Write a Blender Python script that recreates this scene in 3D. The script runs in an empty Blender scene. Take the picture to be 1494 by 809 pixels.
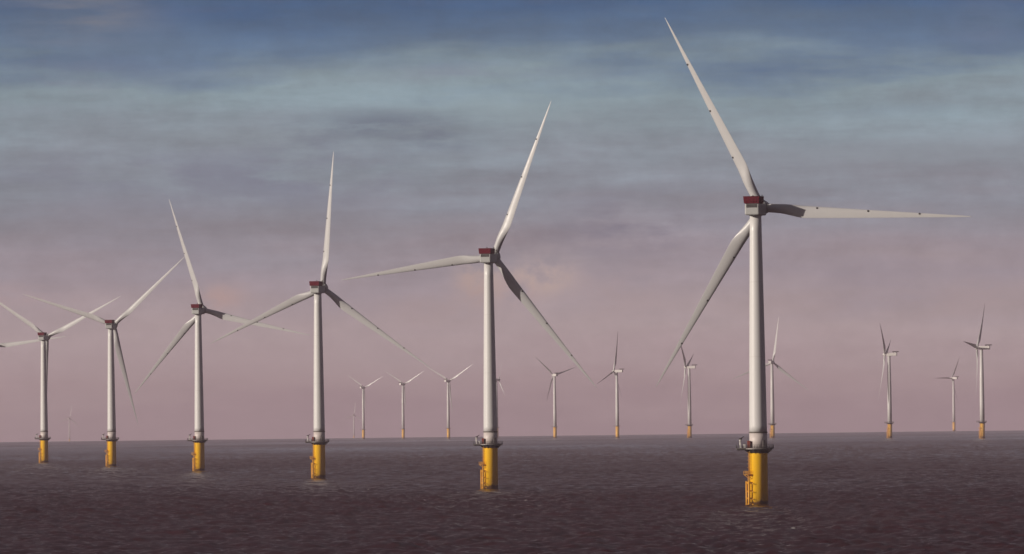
import bpy, bmesh, math, random
import numpy as np
from mathutils import Matrix, Vector

random.seed(4)
S = bpy.context.scene
COL = S.collection
R = math.radians
PI = math.pi

# ------------------------------------------------------------------ camera
F_PX, W_PX, H_PX = 10000.0, 1494.0, 809.0
CX, CY = W_PX / 2, H_PX / 2
EYE = 32.0                       # eye height above the water, metres
ROLL = math.atan(0.01147)
PITCH = math.atan((616.05 - 0.01147 * CX - CY) / F_PX)
EARTH = 7.43e6                   # earth radius with usual refraction

fw = Vector((0, math.cos(PITCH), math.sin(PITCH)))
rt0 = Vector((1, 0, 0))
up0 = rt0.cross(fw)
rt = rt0 * math.cos(ROLL) - up0 * math.sin(ROLL)
up = up0 * math.cos(ROLL) + rt0 * math.sin(ROLL)
cam_d = bpy.data.cameras.new('camera')
cam = bpy.data.objects.new('camera', cam_d)
COL.objects.link(cam)
cam.matrix_world = Matrix(((rt.x, up.x, -fw.x, 0), (rt.y, up.y, -fw.y, 0), (rt.z, up.z, -fw.z, EYE), (0, 0, 0, 1)))
cam_d.sensor_width = 36
cam_d.sensor_fit = 'HORIZONTAL'
cam_d.lens = 36 * F_PX / W_PX
cam_d.clip_start = 1
cam_d.clip_end = 120000
S.camera = cam


def project(p):
    q = Vector(p) - Vector((0, 0, EYE))
    d = q.dot(fw)
    return CX + F_PX * q.dot(rt) / d, CY - F_PX * q.dot(up) / d


def sea_z(d):
    return -d * d / (2 * EARTH)


# ------------------------------------------------------------------ materials
class NT:
    def __init__(self, tree):
        self.t = tree
        tree.nodes.clear()

    def n(self, typ, inputs=None, **props):
        nd = self.t.nodes.new(typ)
        for k, v in props.items():
            setattr(nd, k, v)
        for k, v in (inputs or {}).items():
            if isinstance(v, bpy.types.NodeSocket):
                self.t.links.new(v, nd.inputs[k])
            else:
                nd.inputs[k].default_value = v
        return nd

    def math(self, op, a, b=0.0, c=0.0, clamp=False):
        nd = self.n('ShaderNodeMath', {0: a, 1: b, 2: c}, operation=op, use_clamp=clamp)
        return nd.outputs[0]

    def mix(self, fac, a, b, blend='MIX'):
        nd = self.n('ShaderNodeMix', data_type='RGBA', blend_type=blend)
        for i, v in ((0, fac), (6, a), (7, b)):
            if isinstance(v, bpy.types.NodeSocket):
                self.t.links.new(v, nd.inputs[i])
            else:
                nd.inputs[i].default_value = v
        return nd.outputs[2]

    def ramp(self, fac, stops, interp='LINEAR'):
        nd = self.n('ShaderNodeValToRGB', {0: fac})
        cr = nd.color_ramp
        cr.interpolation = interp
        while len(cr.elements) < len(stops):
            cr.elements.new(0.5)
        for e, (p, c) in zip(cr.elements, stops):
            e.position = p
            e.color = (c[0], c[1], c[2], 1) if not isinstance(c, (int, float)) else (c, c, c, 1)
        return nd.outputs[0]

    def maprange(self, v, a, b, c, d, typ='LINEAR'):
        return self.n('ShaderNodeMapRange', {0: v, 1: a, 2: b, 3: c, 4: d}, interpolation_type=typ).outputs[0]

    def noise(self, vec, scale, detail=3, rough=.55):
        return self.n('ShaderNodeTexNoise', {'Vector': vec, 'Scale': scale, 'Detail': detail, 'Roughness': rough}).outputs[0]


def mat(name):
    m = bpy.data.materials.new(name)
    m.use_nodes = True
    return m, NT(m.node_tree)


def paint(name, col, rough=.45, streak=.12, grime=(.3, .26, .22), joints=0.0, waterline=False, metallic=0.0, spec=.5):
    """Painted steel: faint rain streaks running down, blotchy wear, optional growth near the waterline."""
    m, t = mat(name)
    co = t.n('ShaderNodeTexCoord').outputs['Object']
    st = t.n('ShaderNodeMapping', {'Vector': co, 'Scale': (1.0, 1.0, .045)}).outputs[0]
    a = t.noise(st, 1.7, 5, .62)
    b = t.noise(co, .35, 4, .6)
    f = t.math('MULTIPLY', t.maprange(a, .45, .75, 0, 1), t.maprange(b, .35, .7, .25, 1))
    f = t.math('MULTIPLY', f, streak)
    c = t.mix(f, (*col, 1), (*grime, 1))
    sp = t.n('ShaderNodeSeparateXYZ', {0: co})
    z = sp.outputs[2]
    if joints:
        fr = t.math('FRACT', t.math('DIVIDE', z, joints))
        ln = t.maprange(t.math('ABSOLUTE', t.math('SUBTRACT', fr, .5)), .492, .497, 0, .16)
        c = t.mix(ln, c, (*grime, 1))
    if waterline:
        nz = t.noise(t.n('ShaderNodeMapping', {'Vector': co, 'Scale': (1, 1, .35)}).outputs[0], .9, 4, .6)
        h = t.math('SUBTRACT', z, t.math('MULTIPLY', nz, 3.0))
        g = t.maprange(h, .0, .7, 1, 0)
        c = t.mix(g, c, (.035, .028, .02, 1))
        rs = t.maprange(t.math('SUBTRACT', z, t.math('MULTIPLY', t.noise(st, 2.2, 4, .6), 9.0)), -3.2, .5, .35, 0)
        c = t.mix(rs, c, (.36, .15, .03, 1))
    bs = t.n('ShaderNodeBsdfPrincipled', {'Base Color': c, 'Roughness': t.maprange(b, .3, .7, rough - .06, rough + .1), 'Metallic': metallic, 'Specular IOR Level': spec})
    t.n('ShaderNodeOutputMaterial', {0: bs.outputs[0]})
    return m


M_TOWER = paint('tower_paint', (.64, .635, .635), .42, .16, joints=26.0)
M_BASE = paint('tower_foot_paint', (.60, .54, .52), .5, .35)
M_BLADE = paint('blade_gelcoat', (.48, .48, .49), .38, .10)
M_NAC = paint('nacelle_paint', (.36, .37, .37), .45, .25)
M_YEL = paint('yellow_coating', (.96, .54, .006), .5, .16, grime=(.42, .19, .02), waterline=True)
M_YEL3 = paint('hazed_yellow_coating', (.78, .43, .06), .55, .25, grime=(.42, .22, .05), waterline=True)  # yellow of the far feet, paled by distance haze put into the colour
M_YEL2 = paint('yellow_steel', (.74, .36, .03), .5, .35, grime=(.35, .16, .03))
M_RED = paint('red_panel', (.105, .003, .014), .7, .3, grime=(.05, .006, .01), spec=.15)
M_DARKRED = paint('dark_red_rail', (.07, .006, .012), .7, .3, grime=(.04, .01, .01), spec=.15)
M_DARK = paint('dark_steel', (.022, .020, .022), .6, .3, grime=(.07, .05, .04))
M_GREY = paint('galvanised_steel', (.22, .20, .19), .5, .4, metallic=.4)
M_WHITE = paint('white_enamel', (.74, .72, .70), .4, .2)
M_SEAM = paint('flange_steel', (.10, .085, .075), .6, .4)
M_RUST = paint('red_oxide_steel', (.26, .05, .03), .6, .4)


# ------------------------------------------------------------------ mesh helpers
class MB:
    def __init__(self):
        self.b = bmesh.new()

    def lathe(self, prof, seg=48, c=(0, 0), cap=True, smooth=True):
        rings = []
        for r, z in prof:
            rings.append([self.b.verts.new((c[0] + r * math.cos(2 * PI * i / seg), c[1] + r * math.sin(2 * PI * i / seg), z)) for i in range(seg)])
        for a, b in zip(rings, rings[1:]):
            for i in range(seg):
                f = self.b.faces.new((a[i], a[(i + 1) % seg], b[(i + 1) % seg], b[i]))
                f.smooth = smooth
        if cap:
            self.b.faces.new(rings[0][::-1])
            self.b.faces.new(rings[-1])
        return self

    def box(self, lo, hi, bevel=0.0, taper=None):
        x0, y0, z0 = lo
        x1, y1, z1 = hi
        r = bmesh.ops.create_cube(self.b, size=1)
        vs = r['verts']
        for v in vs:
            v.co = Vector(((x0 + x1) / 2 + v.co.x * (x1 - x0), (y0 + y1) / 2 + v.co.y * (y1 - y0), (z0 + z1) / 2 + v.co.z * (z1 - z0)))
            if taper and v.co.z > (z0 + z1) / 2:
                v.co.x = (x0 + x1) / 2 + (v.co.x - (x0 + x1) / 2) * taper
        if bevel:
            es = list({e for v in vs for e in v.link_edges})
            bmesh.ops.bevel(self.b, geom=es, offset=bevel, segments=3, affect='EDGES', profile=.5)
        return self

    def tube(self, pts, r, seg=8):
        pts = [Vector(p) for p in pts]
        for a, b in zip(pts, pts[1:]):
            d = (b - a)
            q = d.to_track_quat('Z', 'Y')
            ra, rb = (r, r) if not isinstance(r, tuple) else r
            A = [self.b.verts.new(a + q @ Vector((ra * math.cos(2 * PI * i / seg), ra * math.sin(2 * PI * i / seg), 0))) for i in range(seg)]
            B = [self.b.verts.new(b + q @ Vector((rb * math.cos(2 * PI * i / seg), rb * math.sin(2 * PI * i / seg), 0))) for i in range(seg)]
            for i in range(seg):
                self.b.faces.new((A[i], A[(i + 1) % seg], B[(i + 1) % seg], B[i])).smooth = True
            self.b.faces.new(A[::-1])
            self.b.faces.new(B)
        return self

    def prism(self, poly, z0, z1):
        A = [self.b.verts.new((x, y, z0)) for x, y in poly]
        B = [self.b.verts.new((x, y, z1)) for x, y in poly]
        n = len(poly)
        self.b.faces.new(A[::-1])
        self.b.faces.new(B)
        for i in range(n):
            self.b.faces.new((A[i], A[(i + 1) % n], B[(i + 1) % n], B[i]))
        return self

    def build(self, name, material, parent=None, label=None):
        bmesh.ops.recalc_face_normals(self.b, faces=self.b.faces)
        me = bpy.data.meshes.new(name)
        self.b.to_mesh(me)
        self.b.free()
        me.materials.append(material)
        o = bpy.data.objects.new(name, me)
        COL.objects.link(o)
        if parent:
            o.parent = parent
        if label:
            o['label'] = label
        return o


def blade_mesh(Rtip, rroot, chord_max, root_d, thick=1.0, pitch=14):
    """Lofted blade. Span +Z, leading edge -X, upwind +Y; a round root turning into a twisted aerofoil."""
    mb = MB()
    b = mb.b
    N = 28
    rings = []
    st = [0, .02, .04, .065, .09, .12, .15, .18, .21, .25, .30, .36, .43, .5, .58, .66, .74, .82, .89, .94, .97, .99, 1.0]
    for s in st:
        z = rroot + s * (Rtip - rroot)
        w = min(1, max(0, (s - .03) / .16))
        w = w * w * (3 - 2 * w)                      # circle -> aerofoil
        if s < .19:
            ch = root_d + (chord_max - root_d) * w
        else:
            u = (s - .19) / .81
            ch = chord_max * (1 - u) ** 1.05 * .82 + chord_max * .18 * (1 - u * .62)
            if s > .94:
                ch *= math.sqrt(max(.02, 1 - ((s - .94) / .06) ** 2 * .92))
        tc = (1 - w) * 1.0 + w * (.36 - .2 * min(1, (s - .1) / .6)) * thick
        beta = R(pitch + 17 * (1 - min(1, s / .95)) ** 1.8)
        pre = 2.6 * s * s                            # pre-bend upwind
        ring = []
        for i in range(N):
            a = 2 * PI * i / N
            cx, cy = math.cos(a), math.sin(a)        # circle; leading edge at cx = 1
            xx = (cx + 1) / 2
            yt = 5 * .2 * (.2969 * math.sqrt(max(0, xx_ := 1 - xx)) - .126 * xx_ - .3516 * xx_ ** 2 + .2843 * xx_ ** 3 - .1036 * xx_ ** 4) / .1
            ya = (1 if cy >= 0 else -1) * yt * .5
            x_c, y_c = cx * .5, cy * .5
            x_a, y_a = xx - .70, ya * (1.0 if cy >= 0 else .8)     # pitch axis at 30 % chord
            X = (x_c * (1 - w) + x_a * w) * ch
            Y = (y_c * (1 - w) + y_a * tc * w) * ch if w > 0 else y_c * ch
            # leading edge towards -X, turned upwind by the twist
            lx, ly = -X, -Y                          # suction side (cy>0) faces downwind (-Y)
            px = lx * math.cos(beta) + ly * math.sin(beta)
            py = -lx * math.sin(beta) + ly * math.cos(beta)
            ring.append(b.verts.new((px, py + pre, z)))
        rings.append(ring)
    for A, B in zip(rings, rings[1:]):
        for i in range(N):
            b.faces.new((A[i], A[(i + 1) % N], B[(i + 1) % N], B[i])).smooth = True
    b.faces.new(rings[0][::-1])
    b.faces.new(rings[-1])

    def surface(s, side=.18):
        """a point of the downwind face at span s, close to the leading edge"""
        k = max(i for i in range(len(st) - 1) if st[i] <= s)
        u = (s - st[k]) / (st[k + 1] - st[k])
        i = 4
        p = rings[k][i].co.lerp(rings[k + 1][i].co, u)
        c = sum((v.co for v in rings[k]), Vector()) / N
        c2 = sum((v.co for v in rings[k + 1]), Vector()) / N
        n = (rings[k][i].co - c).lerp(rings[k + 1][i].co - c2, u)
        tang = (rings[k][i + 1].co - rings[k][i - 1].co)
        nn = tang.cross(Vector((0, 0, 1)))
        if nn.y > 0:
            nn = -nn
        return p.copy(), nn.normalized()
    return mb, surface


# ------------------------------------------------------------------ the two kinds of turbine
def root_empty(name, label, group):
    o = bpy.data.objects.new(name, None)
    o.empty_display_size = 5
    COL.objects.link(o)
    o['label'] = label
    o['category'] = 'wind turbine'
    o['group'] = group
    return o


def boat_landing_parts(tp, az, rad, z_top, z_rest, z_deck, s=1.0):
    n = Vector((math.sin(az), -math.cos(az), 0))          # outward
    t = Vector((math.cos(az), math.sin(az), 0))           # along the shell
    mb = MB()
    for k in (-1, 1):
        c = n * (rad + 1.1 * s) + t * (k * 1.05 * s)
        ci = n * (rad - .25) + t * (k * 1.05 * s)
        mb.tube([(c.x, c.y, -3), (c.x, c.y, z_top)], .30 * s, 12)
        for z in [1.2 * s, z_top * .34, z_top * .62, z_top - .5]:
            mb.tube([(c.x, c.y, z), (ci.x, ci.y, z)], .20 * s)
            mb.tube([(ci.x + n.x * .3 + t.x * .5 * k, ci.y + n.y * .3 + t.y * .5 * k, z - .35), (ci.x + n.x * .3 + t.x * 1.5 * k, ci.y + n.y * .3 + t.y * 1.5 * k, z - .35)], .16 * s)
    for z in (z_top - .5, z_top * .34):
        a = n * (rad + 1.1 * s) - t * 1.05 * s
        b = n * (rad + 1.1 * s) + t * 1.05 * s
        mb.tube([(a.x, a.y, z), (b.x, b.y, z)], .14 * s)
    mb.build('boat_landing', M_YEL2, tp)

    mb = MB()
    for (z0, z1, off, lat) in ((-1, z_rest + 1.2, .75, 0), (z_rest, z_deck, .55, .35)):
        for k in (-1, 1):
            c = n * (rad + off * s) + t * (k * .38 + lat) * s
            mb.tube([(c.x, c.y, z0), (c.x, c.y, z1)], .09 * s, 6)
        z = z0 + .4
        while z < z1:
            a = n * (rad + off * s) + t * (-.38 + lat) * s
            b = n * (rad + off * s) + t * (.38 + lat) * s
            mb.tube([(a.x, a.y, z), (b.x, b.y, z)], .05 * s, 5)
            z += .6
    # safety hoops of the upper flight
    z = z_rest + 2.4
    while z < z_deck - .4:
        pts = []
        for i in range(7):
            a = PI * i / 6
            c = n * (rad + (.55 + .8 * math.sin(a)) * s) + t * (.35 + .5 * math.cos(a)) * s
            pts.append((c.x, c.y, z))
        mb.tube(pts, .05 * s, 5)
        z += 1.3
    mb.build('ladder', M_YEL2, tp)

    mb = MB()
    q = [n * (rad - .2) - t * 1.5 * s, n * (rad - .2) + t * 1.5 * s, n * (rad + 1.9 * s) + t * 1.5 * s, n * (rad + 1.9 * s) - t * 1.5 * s]
    mb.prism([(v.x, v.y) for v in q], z_rest - .14, z_rest)
    rail = [q[0], q[3], q[2], q[1]]
    for h in (.6, 1.15):
        mb.tube([(v.x, v.y, z_rest + h) for v in rail], .06 * s, 6)
    for v in (q[3], q[2], (q[3] + q[0]) / 2, (q[1] + q[2]) / 2, (q[3] + q[2]) / 2):
        mb.tube([(v.x, v.y, z_rest), (v.x, v.y, z_rest + 1.15)], .06 * s, 6)
    for k in (-1, 1):
        a = n * (rad + 1.7 * s) + t * k * 1.2 * s
        b = n * (rad - .1) + t * k * 1.2 * s
        mb.tube([(a.x, a.y, z_rest - .15), (b.x, b.y, z_rest - 1.6)], .10 * s, 6)
    mb.build('rest_platform', M_YEL2, tp)


def deck_outline(rr, left, half, n=30):
    """round deck with a laydown tongue pushed out to -X"""
    a0 = math.asin(half / rr)
    pts = [(-left, -half), ]
    a_start, a_end = -PI + a0, PI - a0
    for i in range(n + 1):
        a = a_start + (a_end - a_start) * i / n
        pts.append((rr * math.cos(a), rr * math.sin(a)))
    pts.append((-left, half))
    return pts


def make_large(label, group):
    root = root_empty('wind_turbine', label, group)
    tp = MB().lathe([(3.15, -6), (3.15, 18.4), (3.28, 18.6), (3.28, 19.0), (3.15, 19.2)], 64).build('transition_piece', M_YEL, root)
    boat_landing_parts(tp, R(-68), 3.15, 8.9, 11.2, 19.9)

    out = deck_outline(5.4, 7.7, 3.1)
    wp = MB().prism(out, 19.95, 20.3).build('work_platform', M_GREY, root)
    mb = MB().lathe([(3.3, 18.6), (3.45, 18.8), (4.3, 19.8), (4.3, 19.94)], 48)
    for i in range(16):
        a = 2 * PI * i / 16
        ca, sa = math.cos(a), math.sin(a)
        mb.tube([(3.3 * ca, 3.3 * sa, 18.5), (4.9 * ca, 4.9 * sa, 19.9)], .10, 6)
    for y in (-2.3, 0, 2.3):
        mb.box((-7.4, y - .12, 19.6), (-3.3, y + .12, 19.94))
    mb.build('support_bracket', M_DARK, wp)
    mb = MB()
    ring = out + [out[0]]
    for h in (.55, 1.15):
        mb.tube([(x * .985, y * .985, 20.3 + h) for x, y in ring], .045, 5)
    k = 0
    for i, (p, q) in enumerate(zip(ring, ring[1:])):
        L = math.hypot(q[0] - p[0], q[1] - p[1])
        m = max(1, round(L / 1.2))
        for j in range(m):
            x, y = p[0] + (q[0] - p[0]) * j / m, p[1] + (q[1] - p[1]) * j / m
            mb.tube([(x * .985, y * .985, 20.3), (x * .985, y * .985, 21.45)], .06, 5)
    # kick board
    for p, q in zip(ring, ring[1:]):
        mb.tube([(p[0] * .985, p[1] * .985, 20.42), (q[0] * .985, q[1] * .985, 20.42)], .08, 4)
    mb.build('railing', M_DARK, wp)
    mb = MB().lathe([(.42, 20.3), (.42, 20.6), (.3, 20.65), (.3, 22.9), (.42, 22.95), (.42, 23.35)], 16, c=(-6.3, -1.2))
    cr = mb.build('davit_crane', M_WHITE, wp)
    mb = MB().box((-6.75, -1.65, 23.3), (-5.85, -.75, 23.75), .06)
    mb.tube([(-6.3, -1.2, 23.6), (-5.0, 1.2, 24.35)], .14, 8)
    mb.tube([(-6.3, -1.2, 21.6), (-5.65, 0, 23.9)], .08, 6)
    mb.build('crane_jib', M_DARK, wp)
    MB().box((-5.4, -2.5, 20.35), (-4.5, -1.4, 21.7), .08).build('equipment_box', M_WHITE, wp)
    mb = MB().box((-3.9, -2.7, 20.32), (-2.9, -1.4, 22.9), .05)
    mb.build('electrical_cabinet', M_RUST, wp)

    tw = MB().lathe([(3.08, 25.9)] + [(3.08 + (2.0 - 3.08) * ((z - 25.9) / 75.2) ** 1.15, z) for z in np.linspace(28, 101.1, 14)], 72).build('tower', M_TOWER, root)
    ft = MB().lathe([(3.1, 20.3), (3.1, 25.55)], 72).build('tower_foot', M_BASE, tw)
    MB().lathe([(3.09, 25.5), (3.26, 25.55), (3.26, 25.95), (3.09, 26.0)], 72, cap=False).build('flange', M_SEAM, tw)
    mb = MB()
    a = R(-20)
    for i in range(1):
        mb.box((-.55, -3.2, 20.6), (.55, -2.9, 23.0), .06)
    d = mb.build('door', M_GREY, tw)
    d.rotation_euler.z = R(38)

    na = MB().box((-2.62, -4.7, 101.15), (2.62, 4.9, 105.15), .5).lathe([(2.15, 100.9), (2.35, 101.2)], 40).build('nacelle', M_NAC, root)
    mb = MB().box((-1.95, -4.76, 103.75), (1.95, -4.6, 104.95))
    mb.build('rear_vent', M_DARK, na)
    mb = MB()                                          # red fenced hoist platform
    xb, xt, y0b, y0t, y1, z0, z1 = 2.66, 2.84, -4.9, -5.1, .6, 105.3, 107.6
    mb.box((-xb, y0b, z0 - .13), (xb, y1, z0))
    th = .08
    def wall(a, b, c, d):
        A = [Vector(v) for v in (a, b, c, d)]
        nn = (A[1] - A[0]).cross(A[2] - A[1]).normalized() * th
        v1 = [mb.b.verts.new(v) for v in A]
        v2 = [mb.b.verts.new(v + nn) for v in A]
        mb.b.faces.new(v1); mb.b.faces.new(v2[::-1])
        for i in range(4):
            mb.b.faces.new((v1[i], v1[(i + 1) % 4], v2[(i + 1) % 4], v2[i]))
    wall((-xb, y0b, z0), (xb, y0b, z0), (xt, y0t, z1), (-xt, y0t, z1))
    wall((xb, y0b, z0), (xb, y1, z0), (xt, y1, z1), (xt, y0t, z1))
    wall((-xb, y1, z0), (-xb, y0b, z0), (-xt, y0t, z1), (-xt, y1, z1))
    wall((xb, y1, z0), (-xb, y1, z0), (-xt, y1, z1), (xt, y1, z1))
    hp = mb.build('hoist_platform', M_RED, na)
    mb = MB()
    for z, f in ((z0 + .55, .25), (z0 + 1.35, .58), (z1, 1.0)):
        x = xb + (xt - xb) * f + .06
        y = y0b + (y0t - y0b) * f - .06
        mb.tube([(-x, y1, z), (-x, y, z), (x, y, z), (x, y1, z)], .09, 5)
    for x in (-1.8, -.6, .6, 1.8):
        mb.tube([(x * xb / 2.7, y0b - .08, z0), (x * xt / 2.7, y0t - .08, z1)], .07, 5)
    mb.build('fence_rail', M_DARKRED, hp)
    mb = MB()
    for x in (-1.6, 1.7):
        mb.tube([(x, 2.6, 105.1), (x, 2.6, 108.4)], .09, 6)
        mb.tube([(x - .45, 2.6, 108.0), (x + .45, 2.6, 108.0)], .07, 6)
    mb.box((-1.1, 2.0, 105.1), (1.1, 4.4, 105.7), .1)
    mb.build('weather_mast', M_DARK, na)

    hub = MB()
    hub.lathe([(1.9, 0), (2.25, .5), (2.35, 1.6), (2.3, 2.6), (1.95, 3.6), (1.3, 4.3), (.5, 4.65), (.05, 4.7)], 40)
    for i in range(3):
        a = 2 * PI * i / 3
        hub.tube([(1.2 * math.sin(a), 1.2 * math.cos(a), 2.0), (2.55 * math.sin(a), 2.55 * math.cos(a), 2.0)], 1.66, 32)
    bmesh.ops.transform(hub.b, matrix=Matrix.Rotation(R(-90), 4, 'X') @ Matrix.Translation((0, 0, -2.0)), verts=hub.b.verts)
    ho = hub.build('hub', M_NAC, root)
    bm_, surf = blade_mesh(75.0, 2.35, 4.55, 3.1)
    dots = [surf(s) for s in (.245, .495, .745)]
    b0 = bm_.build('blade', M_BLADE, root)
    mk = []
    for p, n in dots:
        m = MB()
        m.tube([p - n * .1, p + n * .14], .34, 14)
        mk.append(m.build('lightning_receptor', M_DARK, b0))
    for i in range(2):
        c = b0.copy(); COL.objects.link(c); c.parent = root
        for q in mk:
            e = q.copy(); COL.objects.link(e); e.parent = c
    root['_hub'] = (7.5, 104.0)
    return root


def make_small(label, group):
    root = root_empty('wind_turbine', label, group)
    tp = MB().lathe([(2.75, -6), (2.75, 17.6)], 40).build('transition_piece', M_YEL3, root)
    boat_landing_parts(tp, R(-57), 2.75, 9.0, 11.0, 17.6, .95)
    wp = MB().prism(deck_outline(4.9, 6.3, 2.6, 22), 17.75, 18.2).build('work_platform', M_SEAM, root)
    MB().lathe([(2.85, 16.4), (4.3, 17.6), (4.3, 17.74)], 32).build('support_bracket', M_DARK, wp)
    mb = MB()
    out = deck_outline(4.8, 6.2, 2.55, 14)
    ring = out + [out[0]]
    for h in (.6, 1.2):
        mb.tube([(x, y, 18.2 + h) for x, y in ring], .1, 4)
    for x, y in out:
        mb.tube([(x, y, 18.2), (x, y, 19.4)], .1, 4)
    mb.build('railing', M_SEAM, wp)
    tw = MB().lathe([(2.62, 18.2), (2.6, 40), (2.3, 65), (1.75, 97.9)], 40).build('tower', M_TOWER, root)
    na = MB().box((-1.9, -9.6, 98.0), (1.9, 2.6, 101.9), .45).lathe([(1.85, 97.6), (1.95, 98.1)], 24).build('nacelle', M_WHITE, root)
    mb = MB().box((-2.2, -11.6, 102.5), (2.2, -4.6, 103.6))
    mb.tube([(-1.6, -8.8, 101.8), (-1.6, -8.8, 102.6)], .2, 6).tube([(1.6, -8.8, 101.8), (1.6, -8.8, 102.6)], .2, 6)
    mb.tube([(-1.6, -5.2, 101.8), (-1.6, -5.2, 102.6)], .2, 6).tube([(1.6, -5.2, 101.8), (1.6, -5.2, 102.6)], .2, 6)
    mb.build('hoist_platform', M_DARK, na)
    hub = MB()
    hub.lathe([(1.5, 0), (1.9, .5), (1.95, 1.6), (1.8, 2.6), (1.2, 3.7), (.5, 4.2), (.05, 4.3)], 28)
    for i in range(3):
        a = 2 * PI * i / 3
        hub.tube([(.9 * math.sin(a), .9 * math.cos(a), 1.7), (2.0 * math.sin(a), 2.0 * math.cos(a), 1.7)], 1.2, 20)
    bmesh.ops.transform(hub.b, matrix=Matrix.Rotation(R(-90), 4, 'X') @ Matrix.Translation((0, 0, -1.7)), verts=hub.b.verts)
    hub.build('hub', M_WHITE, root)
    bm_, surf = blade_mesh(62.0, 1.9, 4.3, 2.4, pitch=18)
    b0 = bm_.build('blade', M_BLADE, root)
    for i in range(2):
        c = b0.copy(); COL.objects.link(c); c.parent = root
    root['_hub'] = (5.0, 100.0)
    return root


def children_of(o):
    return [c for c in bpy.data.objects if c.parent == o]


TREE = {}


def copy_turbine(src, skip=()):
    r = src.copy()
    COL.objects.link(r)
    for p, subs in TREE[src.name]:
        if p.name.split('.')[0] in skip:
            continue
        c = p.copy(); COL.objects.link(c); c.parent = r
        for s in subs:
            if s.name.split('.')[0] in skip:
                continue
            e = s.copy(); COL.objects.link(e); e.parent = c
    return r


def pose(root, parts, psi, theta, rotor=1.0, tilt=5.0):
    """psi: where the nacelle's nose points (0 = away from the viewer, + = to the viewer's right); theta: clock angle of the first blade."""
    over, hz = root['_hub']
    yaw = Matrix.Rotation(-R(psi), 4, 'Z')
    hubm = yaw @ Matrix.Translation((0, over, hz)) @ Matrix.Rotation(R(tilt), 4, 'X')
    k = 0
    for p in parts:
        nm = p.name.split('.')[0]
        if nm == 'nacelle':
            p.matrix_local = yaw
        elif nm == 'hub':
            p.matrix_local = hubm @ Matrix.Rotation(R(theta), 4, 'Y')
        elif nm == 'blade':
            p.matrix_local = hubm @ Matrix.Rotation(R(theta + 120 * k), 4, 'Y') @ Matrix.Scale(rotor, 4)
            k += 1


def stand(root, px, d, k=1.0):
    """put the root on the water at distance d, under the picture column px of its foot"""
    x = 0.0
    for _ in range(6):
        u, v = project((x, d, sea_z(d)))
        x += (px - u) * d / F_PX
    root.location = (x, d, sea_z(math.hypot(x, d)))
    root.scale = (k, k, k)


G1 = 'large wind turbines standing in the near row'
G2 = 'smaller wind turbines far off near the horizon'
# foot column, foot row, hub row, psi, clock angle, label
LARGE = [
    (1107.5, 741, 304.0, 18, 93.6, 'tallest wind turbine, one blade reaching level to the right, white crane on its platform'),
    (716.5, 714, 374, 19, 22.8, 'second tallest wind turbine, one blade level to the left and one steeply up right'),
    (466.5, 699, 420.5, 20, 6.7, 'third tallest wind turbine, one blade almost straight up and two drooping evenly'),
    (291.5, 688, 452, 20, 103.6, 'wind turbine with one blade leaning up left, behind it a small pink cloud'),
    (163.5, 681, 474, 15, 48.5, 'brightly sunlit wind turbine, two blades raised in a wide Y and one hanging down'),
    (65, 677, 493, 20, 64.0, 'shortest whole turbine of the near row, its lowest blade hidden behind its own tower'),
    (-16, 675.5, 509, 20, 84.0, 'turbine cut off by the picture edge, only its level blade showing'),
]
D_LARGE = 104.0
first_large = None
for i, (px, by, hy, psi, th, lab) in enumerate(LARGE):
    if i == 0:
        r = first_large = make_large(lab, G1)
        parts = children_of(r)
        TREE[r.name] = [(p, children_of(p)) for p in parts]
    else:
        skip = () if i < 4 else ('lightning_receptor', 'fence_rail', 'weather_mast', 'door', 'cable_tube')
        r = copy_turbine(first_large, skip)
        r['label'] = lab
        parts = children_of(r)
    stand(r, px, D_LARGE * F_PX / (by - hy))
    pose(r, parts, psi, th)

# foot column, height in picture rows, size factor, psi, clock angle, rotor factor, label
SMALL = [
    (1433.5, 132, 1.25, -74, 36, 1.0, 'far side-on turbine with orange foot, outermost on the right, upper blade leaning right'),
    (1298.5, 122, 1.25, -78, 71, .92, 'far side-on turbine with orange foot and two blades in a narrow V above its nacelle'),
    (1127.5, 110, 1.25, 18, 9, 1.0, 'far turbine standing right behind the tallest tower, half hidden by it'),
    (1006.5, 103, 1.25, -76, 71, 1.0, 'far turbine below the tip of the tallest turbine\'s lower blade'),
    (901.0, 97.5, 1.25, -67, 11, 1.0, 'far turbine with one dark blade straight up and one pointing low to the left'),
    (810.0, 92, 1.25, -24, 73, .7, 'far turbine beside the second tallest tower, one blade almost level to the right'),
    (725.0, 85, 1.25, 64, 30, .52, 'far turbine hidden behind the second tallest tower, only blade tips showing beside it'),
    (654.5, 84, 1.25, 30, 59, .92, 'sunlit far turbine with blades in a clear Y and a pale orange foot'),
    (588.5, 79.5, 1.25, 30, 61, .80, 'far turbine with blades in a Y, between a fainter one and the sunlit one'),
    (530.5, 74.5, 1.25, 30, 63, .78, 'faint far turbine with a pale foot, beside an almost vanished one'),
]
FAINT = [
    (1392.0, 80, 20000., 1.55, -47, 30, .80, 'ghostly turbine deep in the haze, one blade level to the left, between two orange-footed ones'),
    (516.5, 36, 34000., 1.25, 20, 8, .9, 'barely visible short turbine lost in haze just beside the faintest Y-shaped one'),
    (101.5, 37, 34000., 1.25, 20, 12, .9, 'barely visible short turbine lost in the haze between the two smallest near turbines'),
]
first_small = None
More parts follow.
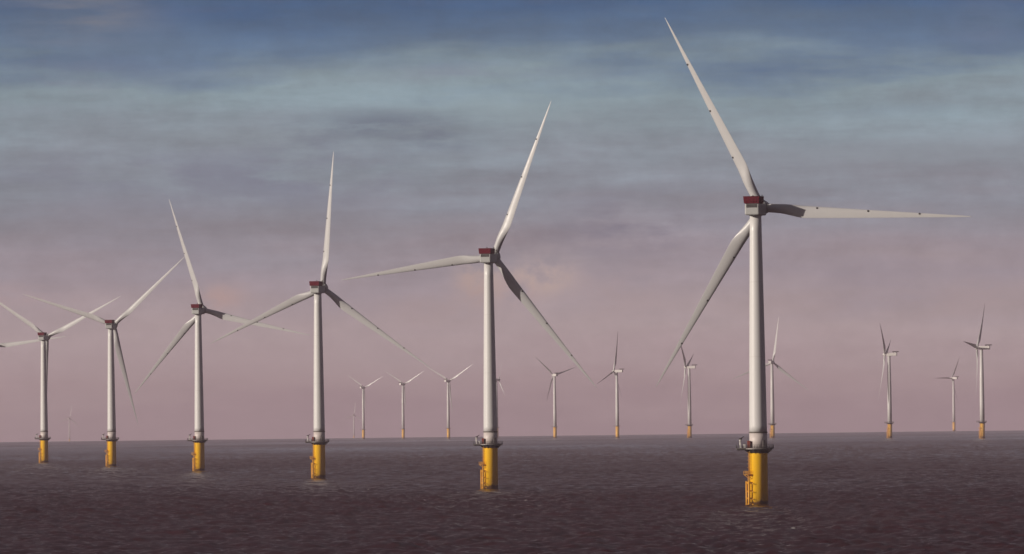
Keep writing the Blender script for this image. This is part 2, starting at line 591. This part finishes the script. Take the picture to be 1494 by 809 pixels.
for i, row in enumerate(SMALL + FAINT):
    if len(row) == 7:
        px, hpx, k, psi, th, rf, lab = row
        d = 100.0 * k * F_PX / hpx
    else:
        px, hpx, d, k, psi, th, rf, lab = row
    if first_small is None:
        r = first_small = make_small(lab, G2)
        parts = children_of(r)
        TREE[r.name] = [(p, children_of(p)) for p in parts]
    else:
        skip = () if i < 4 else ('boat_landing', 'ladder', 'rest_platform', 'railing', 'support_bracket')
        r = copy_turbine(first_small, skip)
        r['label'] = lab
        parts = children_of(r)
    stand(r, px, d, k)
    pose(r, parts, psi, th, rf)
    print('far', i, round(d), [round(v, 1) for v in project(r.location)], [round(v, 1) for v in project(r.location + Vector((0, 0, 100 * k)))])
for o in bpy.data.objects:
    if '_hub' in o:
        del o['_hub']


# ------------------------------------------------------------------ the sea
def ocean_tile(N, L, wind, wdir, seed, lmin, lmax, p=4.0):
    rng = np.random.default_rng(seed)
    k1 = 2 * np.pi * np.fft.fftfreq(N, L / N)
    kx, ky = np.meshgrid(k1, k1, indexing='ij')
    k = np.hypot(kx, ky)
    k[0, 0] = 1
    Lw = wind ** 2 / 9.81
    cosf = (kx * wdir[0] + ky * wdir[1]) / k
    P = np.exp(-1 / (k * Lw) ** 2) / k ** p * (.12 + np.abs(cosf) ** 2.5) 
    P[(k > 2 * np.pi / lmin) | (k < 2 * np.pi / lmax)] = 0
    P[0, 0] = 0
    h = np.sqrt(P) * (rng.normal(size=(N, N)) + 1j * rng.normal(size=(N, N)))
    z = np.fft.ifft2(h).real
    return z / z.std()


def sample(tile, L, x, y):
    N = tile.shape[0]
    u = (x / L * N) % N
    v = (y / L * N) % N
    i, j = np.floor(u).astype(int), np.floor(v).astype(int)
    a, b = u - i, v - j
    i %= N; j %= N
    i2, j2 = (i + 1) % N, (j + 1) % N
    return tile[i, j] * (1 - a) * (1 - b) + tile[i2, j] * a * (1 - b) + tile[i, j2] * (1 - a) * b + tile[i2, j2] * a * b


rows = [2.0]
while rows[-1] < 880:
    rows.append(rows[-1] * 1.12 + 1)
r_ = rows[-1]
while r_ < 36500:
    r_ += 1.7 if r_ < 2600 else 1.7 * (r_ / 2600) ** 2
    rows.append(r_)
rows = np.array(rows)
dense = np.radians(np.linspace(-6.5, 6.5, 640))
coarse = np.radians(np.linspace(6.5, 353.5, 73))[1:-1]
ang = np.concatenate([dense, coarse])
nr, na_ = len(rows), len(ang)
RR, AA = np.meshgrid(rows, ang, indexing='ij')
X = RR * np.sin(AA)
Y = RR * np.cos(AA)
wd = (math.sin(R(14)), math.cos(R(14)))
t1 = ocean_tile(1024, 512.0, 6.5, wd, 1, 4.5, 90.0)
t2 = ocean_tile(1024, 389.0, 5.0, (math.sin(R(-18)), math.cos(R(-18))), 2, 2.4, 26.0, 3.4)
t3 = ocean_tile(512, 6100.0, 60.0, (1, 0), 3, 500.0, 6000.0)
c_, s_ = math.cos(R(23)), math.sin(R(23))
gust = np.clip(1 + .35 * sample(t3, 6100.0, X * 1.6, Y), .35, 1.8)
Z = .31 * sample(t1, 512.0, X, Y) + gust * .30 * sample(t2, 389.0, X * c_ - Y * s_, X * s_ + Y * c_)
amp = np.clip((RR - 760) / 250, 0, 1) * np.clip((np.radians(6.4) - np.abs(AA)) / np.radians(.6), 0, 1)
amp *= 1 / (1 + (RR / 9000) ** 2)
Z = Z * amp - RR ** 2 / (2 * EARTH)
co = np.stack([X, Y, Z], -1).reshape(-1, 3).astype(np.float32)
idx = np.arange(nr * na_, dtype=np.int32).reshape(nr, na_)
nxt = np.roll(idx, -1, axis=1)
quads = np.stack([idx[:-1], idx[1:], nxt[1:], nxt[:-1]], -1).reshape(-1, 4)
ctr = len(co)
co = np.concatenate([co, np.array([[0, 0, 0]], np.float32)])
tris = np.stack([np.full(na_, ctr, np.int32), idx[0], nxt[0]], -1)
loops = np.concatenate([quads.ravel(), tris.ravel()])
starts = np.concatenate([np.arange(len(quads)) * 4, len(quads) * 4 + np.arange(len(tris)) * 3])
me = bpy.data.meshes.new('sea')
me.vertices.add(len(co))
me.vertices.foreach_set('co', co.ravel())
me.loops.add(len(loops))
me.loops.foreach_set('vertex_index', loops.astype(np.int32))
me.polygons.add(len(starts))
me.polygons.foreach_set('loop_start', starts.astype(np.int32))
me.polygons.foreach_set('use_smooth', np.ones(len(starts), bool))
me.update(calc_edges=True)
me.validate()
print('sea quads', len(quads))
sea = bpy.data.objects.new('sea', me)
COL.objects.link(sea)
sea['kind'] = 'structure'

m, t = mat('sea_water')
gc = t.n('ShaderNodeNewGeometry').outputs['Position']
big = t.noise(t.n('ShaderNodeMapping', {'Vector': gc, 'Scale': (.0016, .0007, 0)}).outputs[0], 1.0, 4, .55)
mid = t.noise(t.n('ShaderNodeMapping', {'Vector': gc, 'Scale': (.03, .012, 0)}).outputs[0], 1.0, 4, .6)
rip = t.noise(t.n('ShaderNodeMapping', {'Vector': gc, 'Scale': (.35, .55, .35)}).outputs[0], 1.0, 5, .65)
bump = t.n('ShaderNodeBump', {'Strength': .8, 'Distance': .45, 'Height': rip})
# rare whitecaps
fm = t.noise(t.n('ShaderNodeMapping', {'Vector': gc, 'Scale': (.16, .05, 0)}).outputs[0], 1.0, 2, .5)
fm2 = t.noise(t.n('ShaderNodeMapping', {'Vector': gc, 'Scale': (.011, .006, 0)}).outputs[0], 1.0, 2, .5)
foam = t.math('MULTIPLY', t.maprange(fm, .745, .775, 0, 1), t.maprange(fm2, .56, .64, 0, 1))
wc = t.mix(t.maprange(big, .35, .65, 0, 1), (.030, .006, .010, 1), (.044, .010, .014, 1))
wc = t.mix(t.maprange(mid, .45, .7, 0, .5), wc, (.052, .024, .026, 1))
wb = t.n('ShaderNodeBsdfPrincipled', {'Base Color': wc, 'Roughness': t.maprange(big, .3, .7, .10, .22), 'IOR': 1.33, 'Normal': bump.outputs[0]})
fb = t.n('ShaderNodeBsdfDiffuse', {'Color': (.42, .40, .39, 1)})
ms = t.n('ShaderNodeMixShader', {0: foam, 1: wb.outputs[0], 2: fb.outputs[0]})
t.n('ShaderNodeOutputMaterial', {0: ms.outputs[0]})
me.materials.append(m)

# ------------------------------------------------------------------ haze
mb = MB().box((-37000, -37000, sea_z(36600) - 1.5), (37000, 37000, 235))
m, t = mat('haze_air')
vol = t.n('ShaderNodeVolumePrincipled', {'Color': (.93, .74, .84, 1), 'Density': 3.0e-5, 'Anisotropy': .0})
t.n('ShaderNodeOutputMaterial', {'Volume': vol.outputs[0]})
hz = mb.build('haze', m)
hz['kind'] = 'stuff'

# ------------------------------------------------------------------ sky and sun
SUN_EL, SUN_SIDE = 15.0, 66.0        # the sun stands to the left, a little behind the viewer
to_sun = Vector((-math.sin(R(SUN_SIDE)) * math.cos(R(SUN_EL)), -math.cos(R(SUN_SIDE)) * math.cos(R(SUN_EL)), math.sin(R(SUN_EL))))
sd = bpy.data.lights.new('sun', 'SUN')
sd.energy = 4.0
sd.angle = R(.6)
sd.color = (1, .89, .77)
so = bpy.data.objects.new('sun', sd)
COL.objects.link(so)
so.rotation_euler = (-to_sun).to_track_quat('-Z', 'Y').to_euler()

w = bpy.data.worlds.new('World')
S.world = w
w.use_nodes = True
t = NT(w.node_tree)
nish = t.n('ShaderNodeTexSky', sky_type='NISHITA', sun_disc=False, sun_elevation=R(SUN_EL), sun_rotation=math.atan2(to_sun.x, to_sun.y))
nish.air_density = 1.3
nish.dust_density = 2.0
bgn = t.n('ShaderNodeBackground', {0: nish.outputs[0], 1: .07})
dirv = t.n('ShaderNodeTexCoord').outputs['Generated']
sp = t.n('ShaderNodeSeparateXYZ', {0: dirv})
dx, dz = sp.outputs[0], sp.outputs[2]
# streaky layers: long in azimuth, thin in height
n1 = t.noise(t.n('ShaderNodeMapping', {'Vector': dirv, 'Scale': (18, 18, 105)}).outputs[0], 1.0, 5, .55)
n2 = t.noise(t.n('ShaderNodeMapping', {'Vector': dirv, 'Scale': (30, 30, 230), 'Location': (3.1, 1.7, .4)}).outputs[0], 1.0, 6, .6)
n4 = t.noise(t.n('ShaderNodeMapping', {'Vector': dirv, 'Scale': (200, 200, 260), 'Location': (2.3, 8.8, 1.4)}).outputs[0], 1.0, 5, .6)
n3 = t.noise(t.n('ShaderNodeMapping', {'Vector': dirv, 'Scale': (75, 75, 290), 'Location': (7.1, 2.7, 5.4)}).outputs[0], 1.0, 5, .6)
zz = t.math('ADD', dz, t.math('MULTIPLY', t.math('SUBTRACT', n1, .5), .020))
zz = t.math('ADD', zz, t.math('MULTIPLY', t.math('SUBTRACT', n2, .5), .009))
zn = t.maprange(zz, 0, .112, 0, 1)
low = t.ramp(zn, [(0, (.365, .262, .31)), (.05, (.455, .345, .375)), (.10, (.49, .395, .415)), (.19, (.36, .31, .36)), (.29, (.245, .265, .325)),
                  (.36, (.255, .315, .38)), (.42, (.265, .365, .43)), (.47, (.11, .19, .31)), (.55, (.036, .105, .240)), (.60, (.075, .080, .13)), (.70, (.088, .062, .080)), (1, (.078, .054, .070))])
hi = t.ramp(t.maprange(dz, .112, 1, 0, 1), [(0, (.078, .054, .070)), (.06, (.074, .046, .058)), (.35, (.066, .052, .070)), (1, (.085, .082, .10))])
base = t.mix(t.maprange(dz, .10, .112, 0, 1), low, hi)
mod = t.math('ADD', 1.0, t.math('MULTIPLY', t.maprange(n2, .33, .67, -.17, .14), t.maprange(dz, .008, .028, .2, 1)))
mod = t.math('MULTIPLY', mod, t.math('ADD', t.maprange(n4, .3, .7, .93, 1.07), t.maprange(t.noise(t.n('ShaderNodeMapping', {'Vector': dirv, 'Scale': (520, 520, 900)}).outputs[0], 1.0, 3, .65), .3, .7, -.03, .03)))
base = t.mix(1.0, base, t.n('ShaderNodeCombineColor', {0: mod, 1: mod, 2: mod}).outputs[0], 'MULTIPLY')


def blob(px, py, rx, ry, amount, noise, lo=.40, hi_=.58):
    """a soft cloud in the direction of a picture point"""
    x0 = (px - CX) / F_PX
    z0 = (616.05 - .01147 * px - py) / F_PX
    a = t.math('DIVIDE', t.math('SUBTRACT', dx, x0), rx / F_PX)
    b = t.math('DIVIDE', t.math('SUBTRACT', dz, z0), ry / F_PX)
    r2 = t.math('ADD', t.math('MULTIPLY', a, a), t.math('MULTIPLY', b, b))
    g = t.math('POWER', 2.718, t.math('MULTIPLY', r2, -1.0))
    g = t.math('MINIMUM', 1.0, t.math('MULTIPLY', g, t.maprange(noise, lo, hi_, .15, 1)))
    front = t.math('GREATER_THAN', sp.outputs[1], 0.0)
    return t.math('MULTIPLY', t.math('MULTIPLY', g, amount), front, clamp=True)


for (px, py, rx, ry, am, nz, colr) in [
    (180, 540, 480, 85, .8, n1, (.47, .365, .39)),
    (322, 434, 34, 20, .9, n4, (.50, .35, .34)),
    (790, 405, 42, 24, 1.5, n4, (.56, .43, .40)),
    (745, 425, 40, 22, 1.0, n4, (.50, .37, .37)),
    (700, 408, 26, 24, 1.4, n4, (.55, .42, .39)),
    (1420, 430, 90, 26, .7, n3, (.46, .36, .37)),
    (695, 418, 26, 30, .9, n4, (.48, .35, .335)),
    (640, 450, 90, 22, .45, n4, (.40, .30, .30)),
    (900, 430, 70, 40, .45, n4, (.38, .29, .30)),
    (30, 436, 90, 20, .8, n3, (.46, .345, .36)),
    (1250, 440, 200, 26, .35, n3, (.38, .29, .30)),
    (110, 25, 110, 40, .9, n2, (.19, .20, .245)),
    (60, 130, 170, 40, .6, n2, (.19, .195, .26)),
    (560, 182, 90, 22, .9, n3, (.125, .16, .235)),
    (640, 205, 50, 18, .8, n3, (.125, .16, .235)),
    (450, 205, 60, 24, .6, n3, (.14, .17, .24)),
    (430, 260, 160, 40, .65, n3, (.17, .18, .265)),
    (180, 255, 200, 26, .55, n3, (.17, .18, .265)),
    (330, 200, 120, 10, .7, n2, (.26, .31, .36)),
    (180, 330, 170, 60, .35, n2, (.22, .215, .29)),
    (920, 330, 120, 40, .65, n3, (.17, .165, .235)),
    (1300, 400, 220, 60, .30, n2, (.26, .225, .29)),
    (840, 165, 260, 30, .60, n2, (.26, .33, .37)),
    (1330, 225, 220, 24, .6, n2, (.25, .29, .345)),
    (1180, 155, 200, 14, .5, n2, (.12, .17, .28)),
    (640, 105, 260, 14, .55, n2, (.22, .245, .33)),
    (1250, 100, 260, 30, .55, n2, (.07, .135, .27)),
    (1440, 40, 60, 40, .5, n2, (.13, .17, .27)),
]:
    base = t.mix(blob(px, py, rx, ry, am, nz), base, (*colr, 1))
bgc = t.n('ShaderNodeBackground', {0: base, 1: 1.0})
mx = t.n('ShaderNodeMixShader', {0: .88, 1: bgn.outputs[0], 2: bgc.outputs[0]})
t.n('ShaderNodeOutputWorld', {0: mx.outputs[0]})

# ------------------------------------------------------------------ render settings
S.view_settings.view_transform = 'Standard'
S.view_settings.look = 'None'
S.view_settings.exposure = 0
S.view_settings.gamma = 1
S.cycles.use_denoising = True
S.cycles.volume_bounces = 0
S.cycles.max_bounces = 6
S.cycles.use_adaptive_sampling = False
S.render.filter_size = 1.6
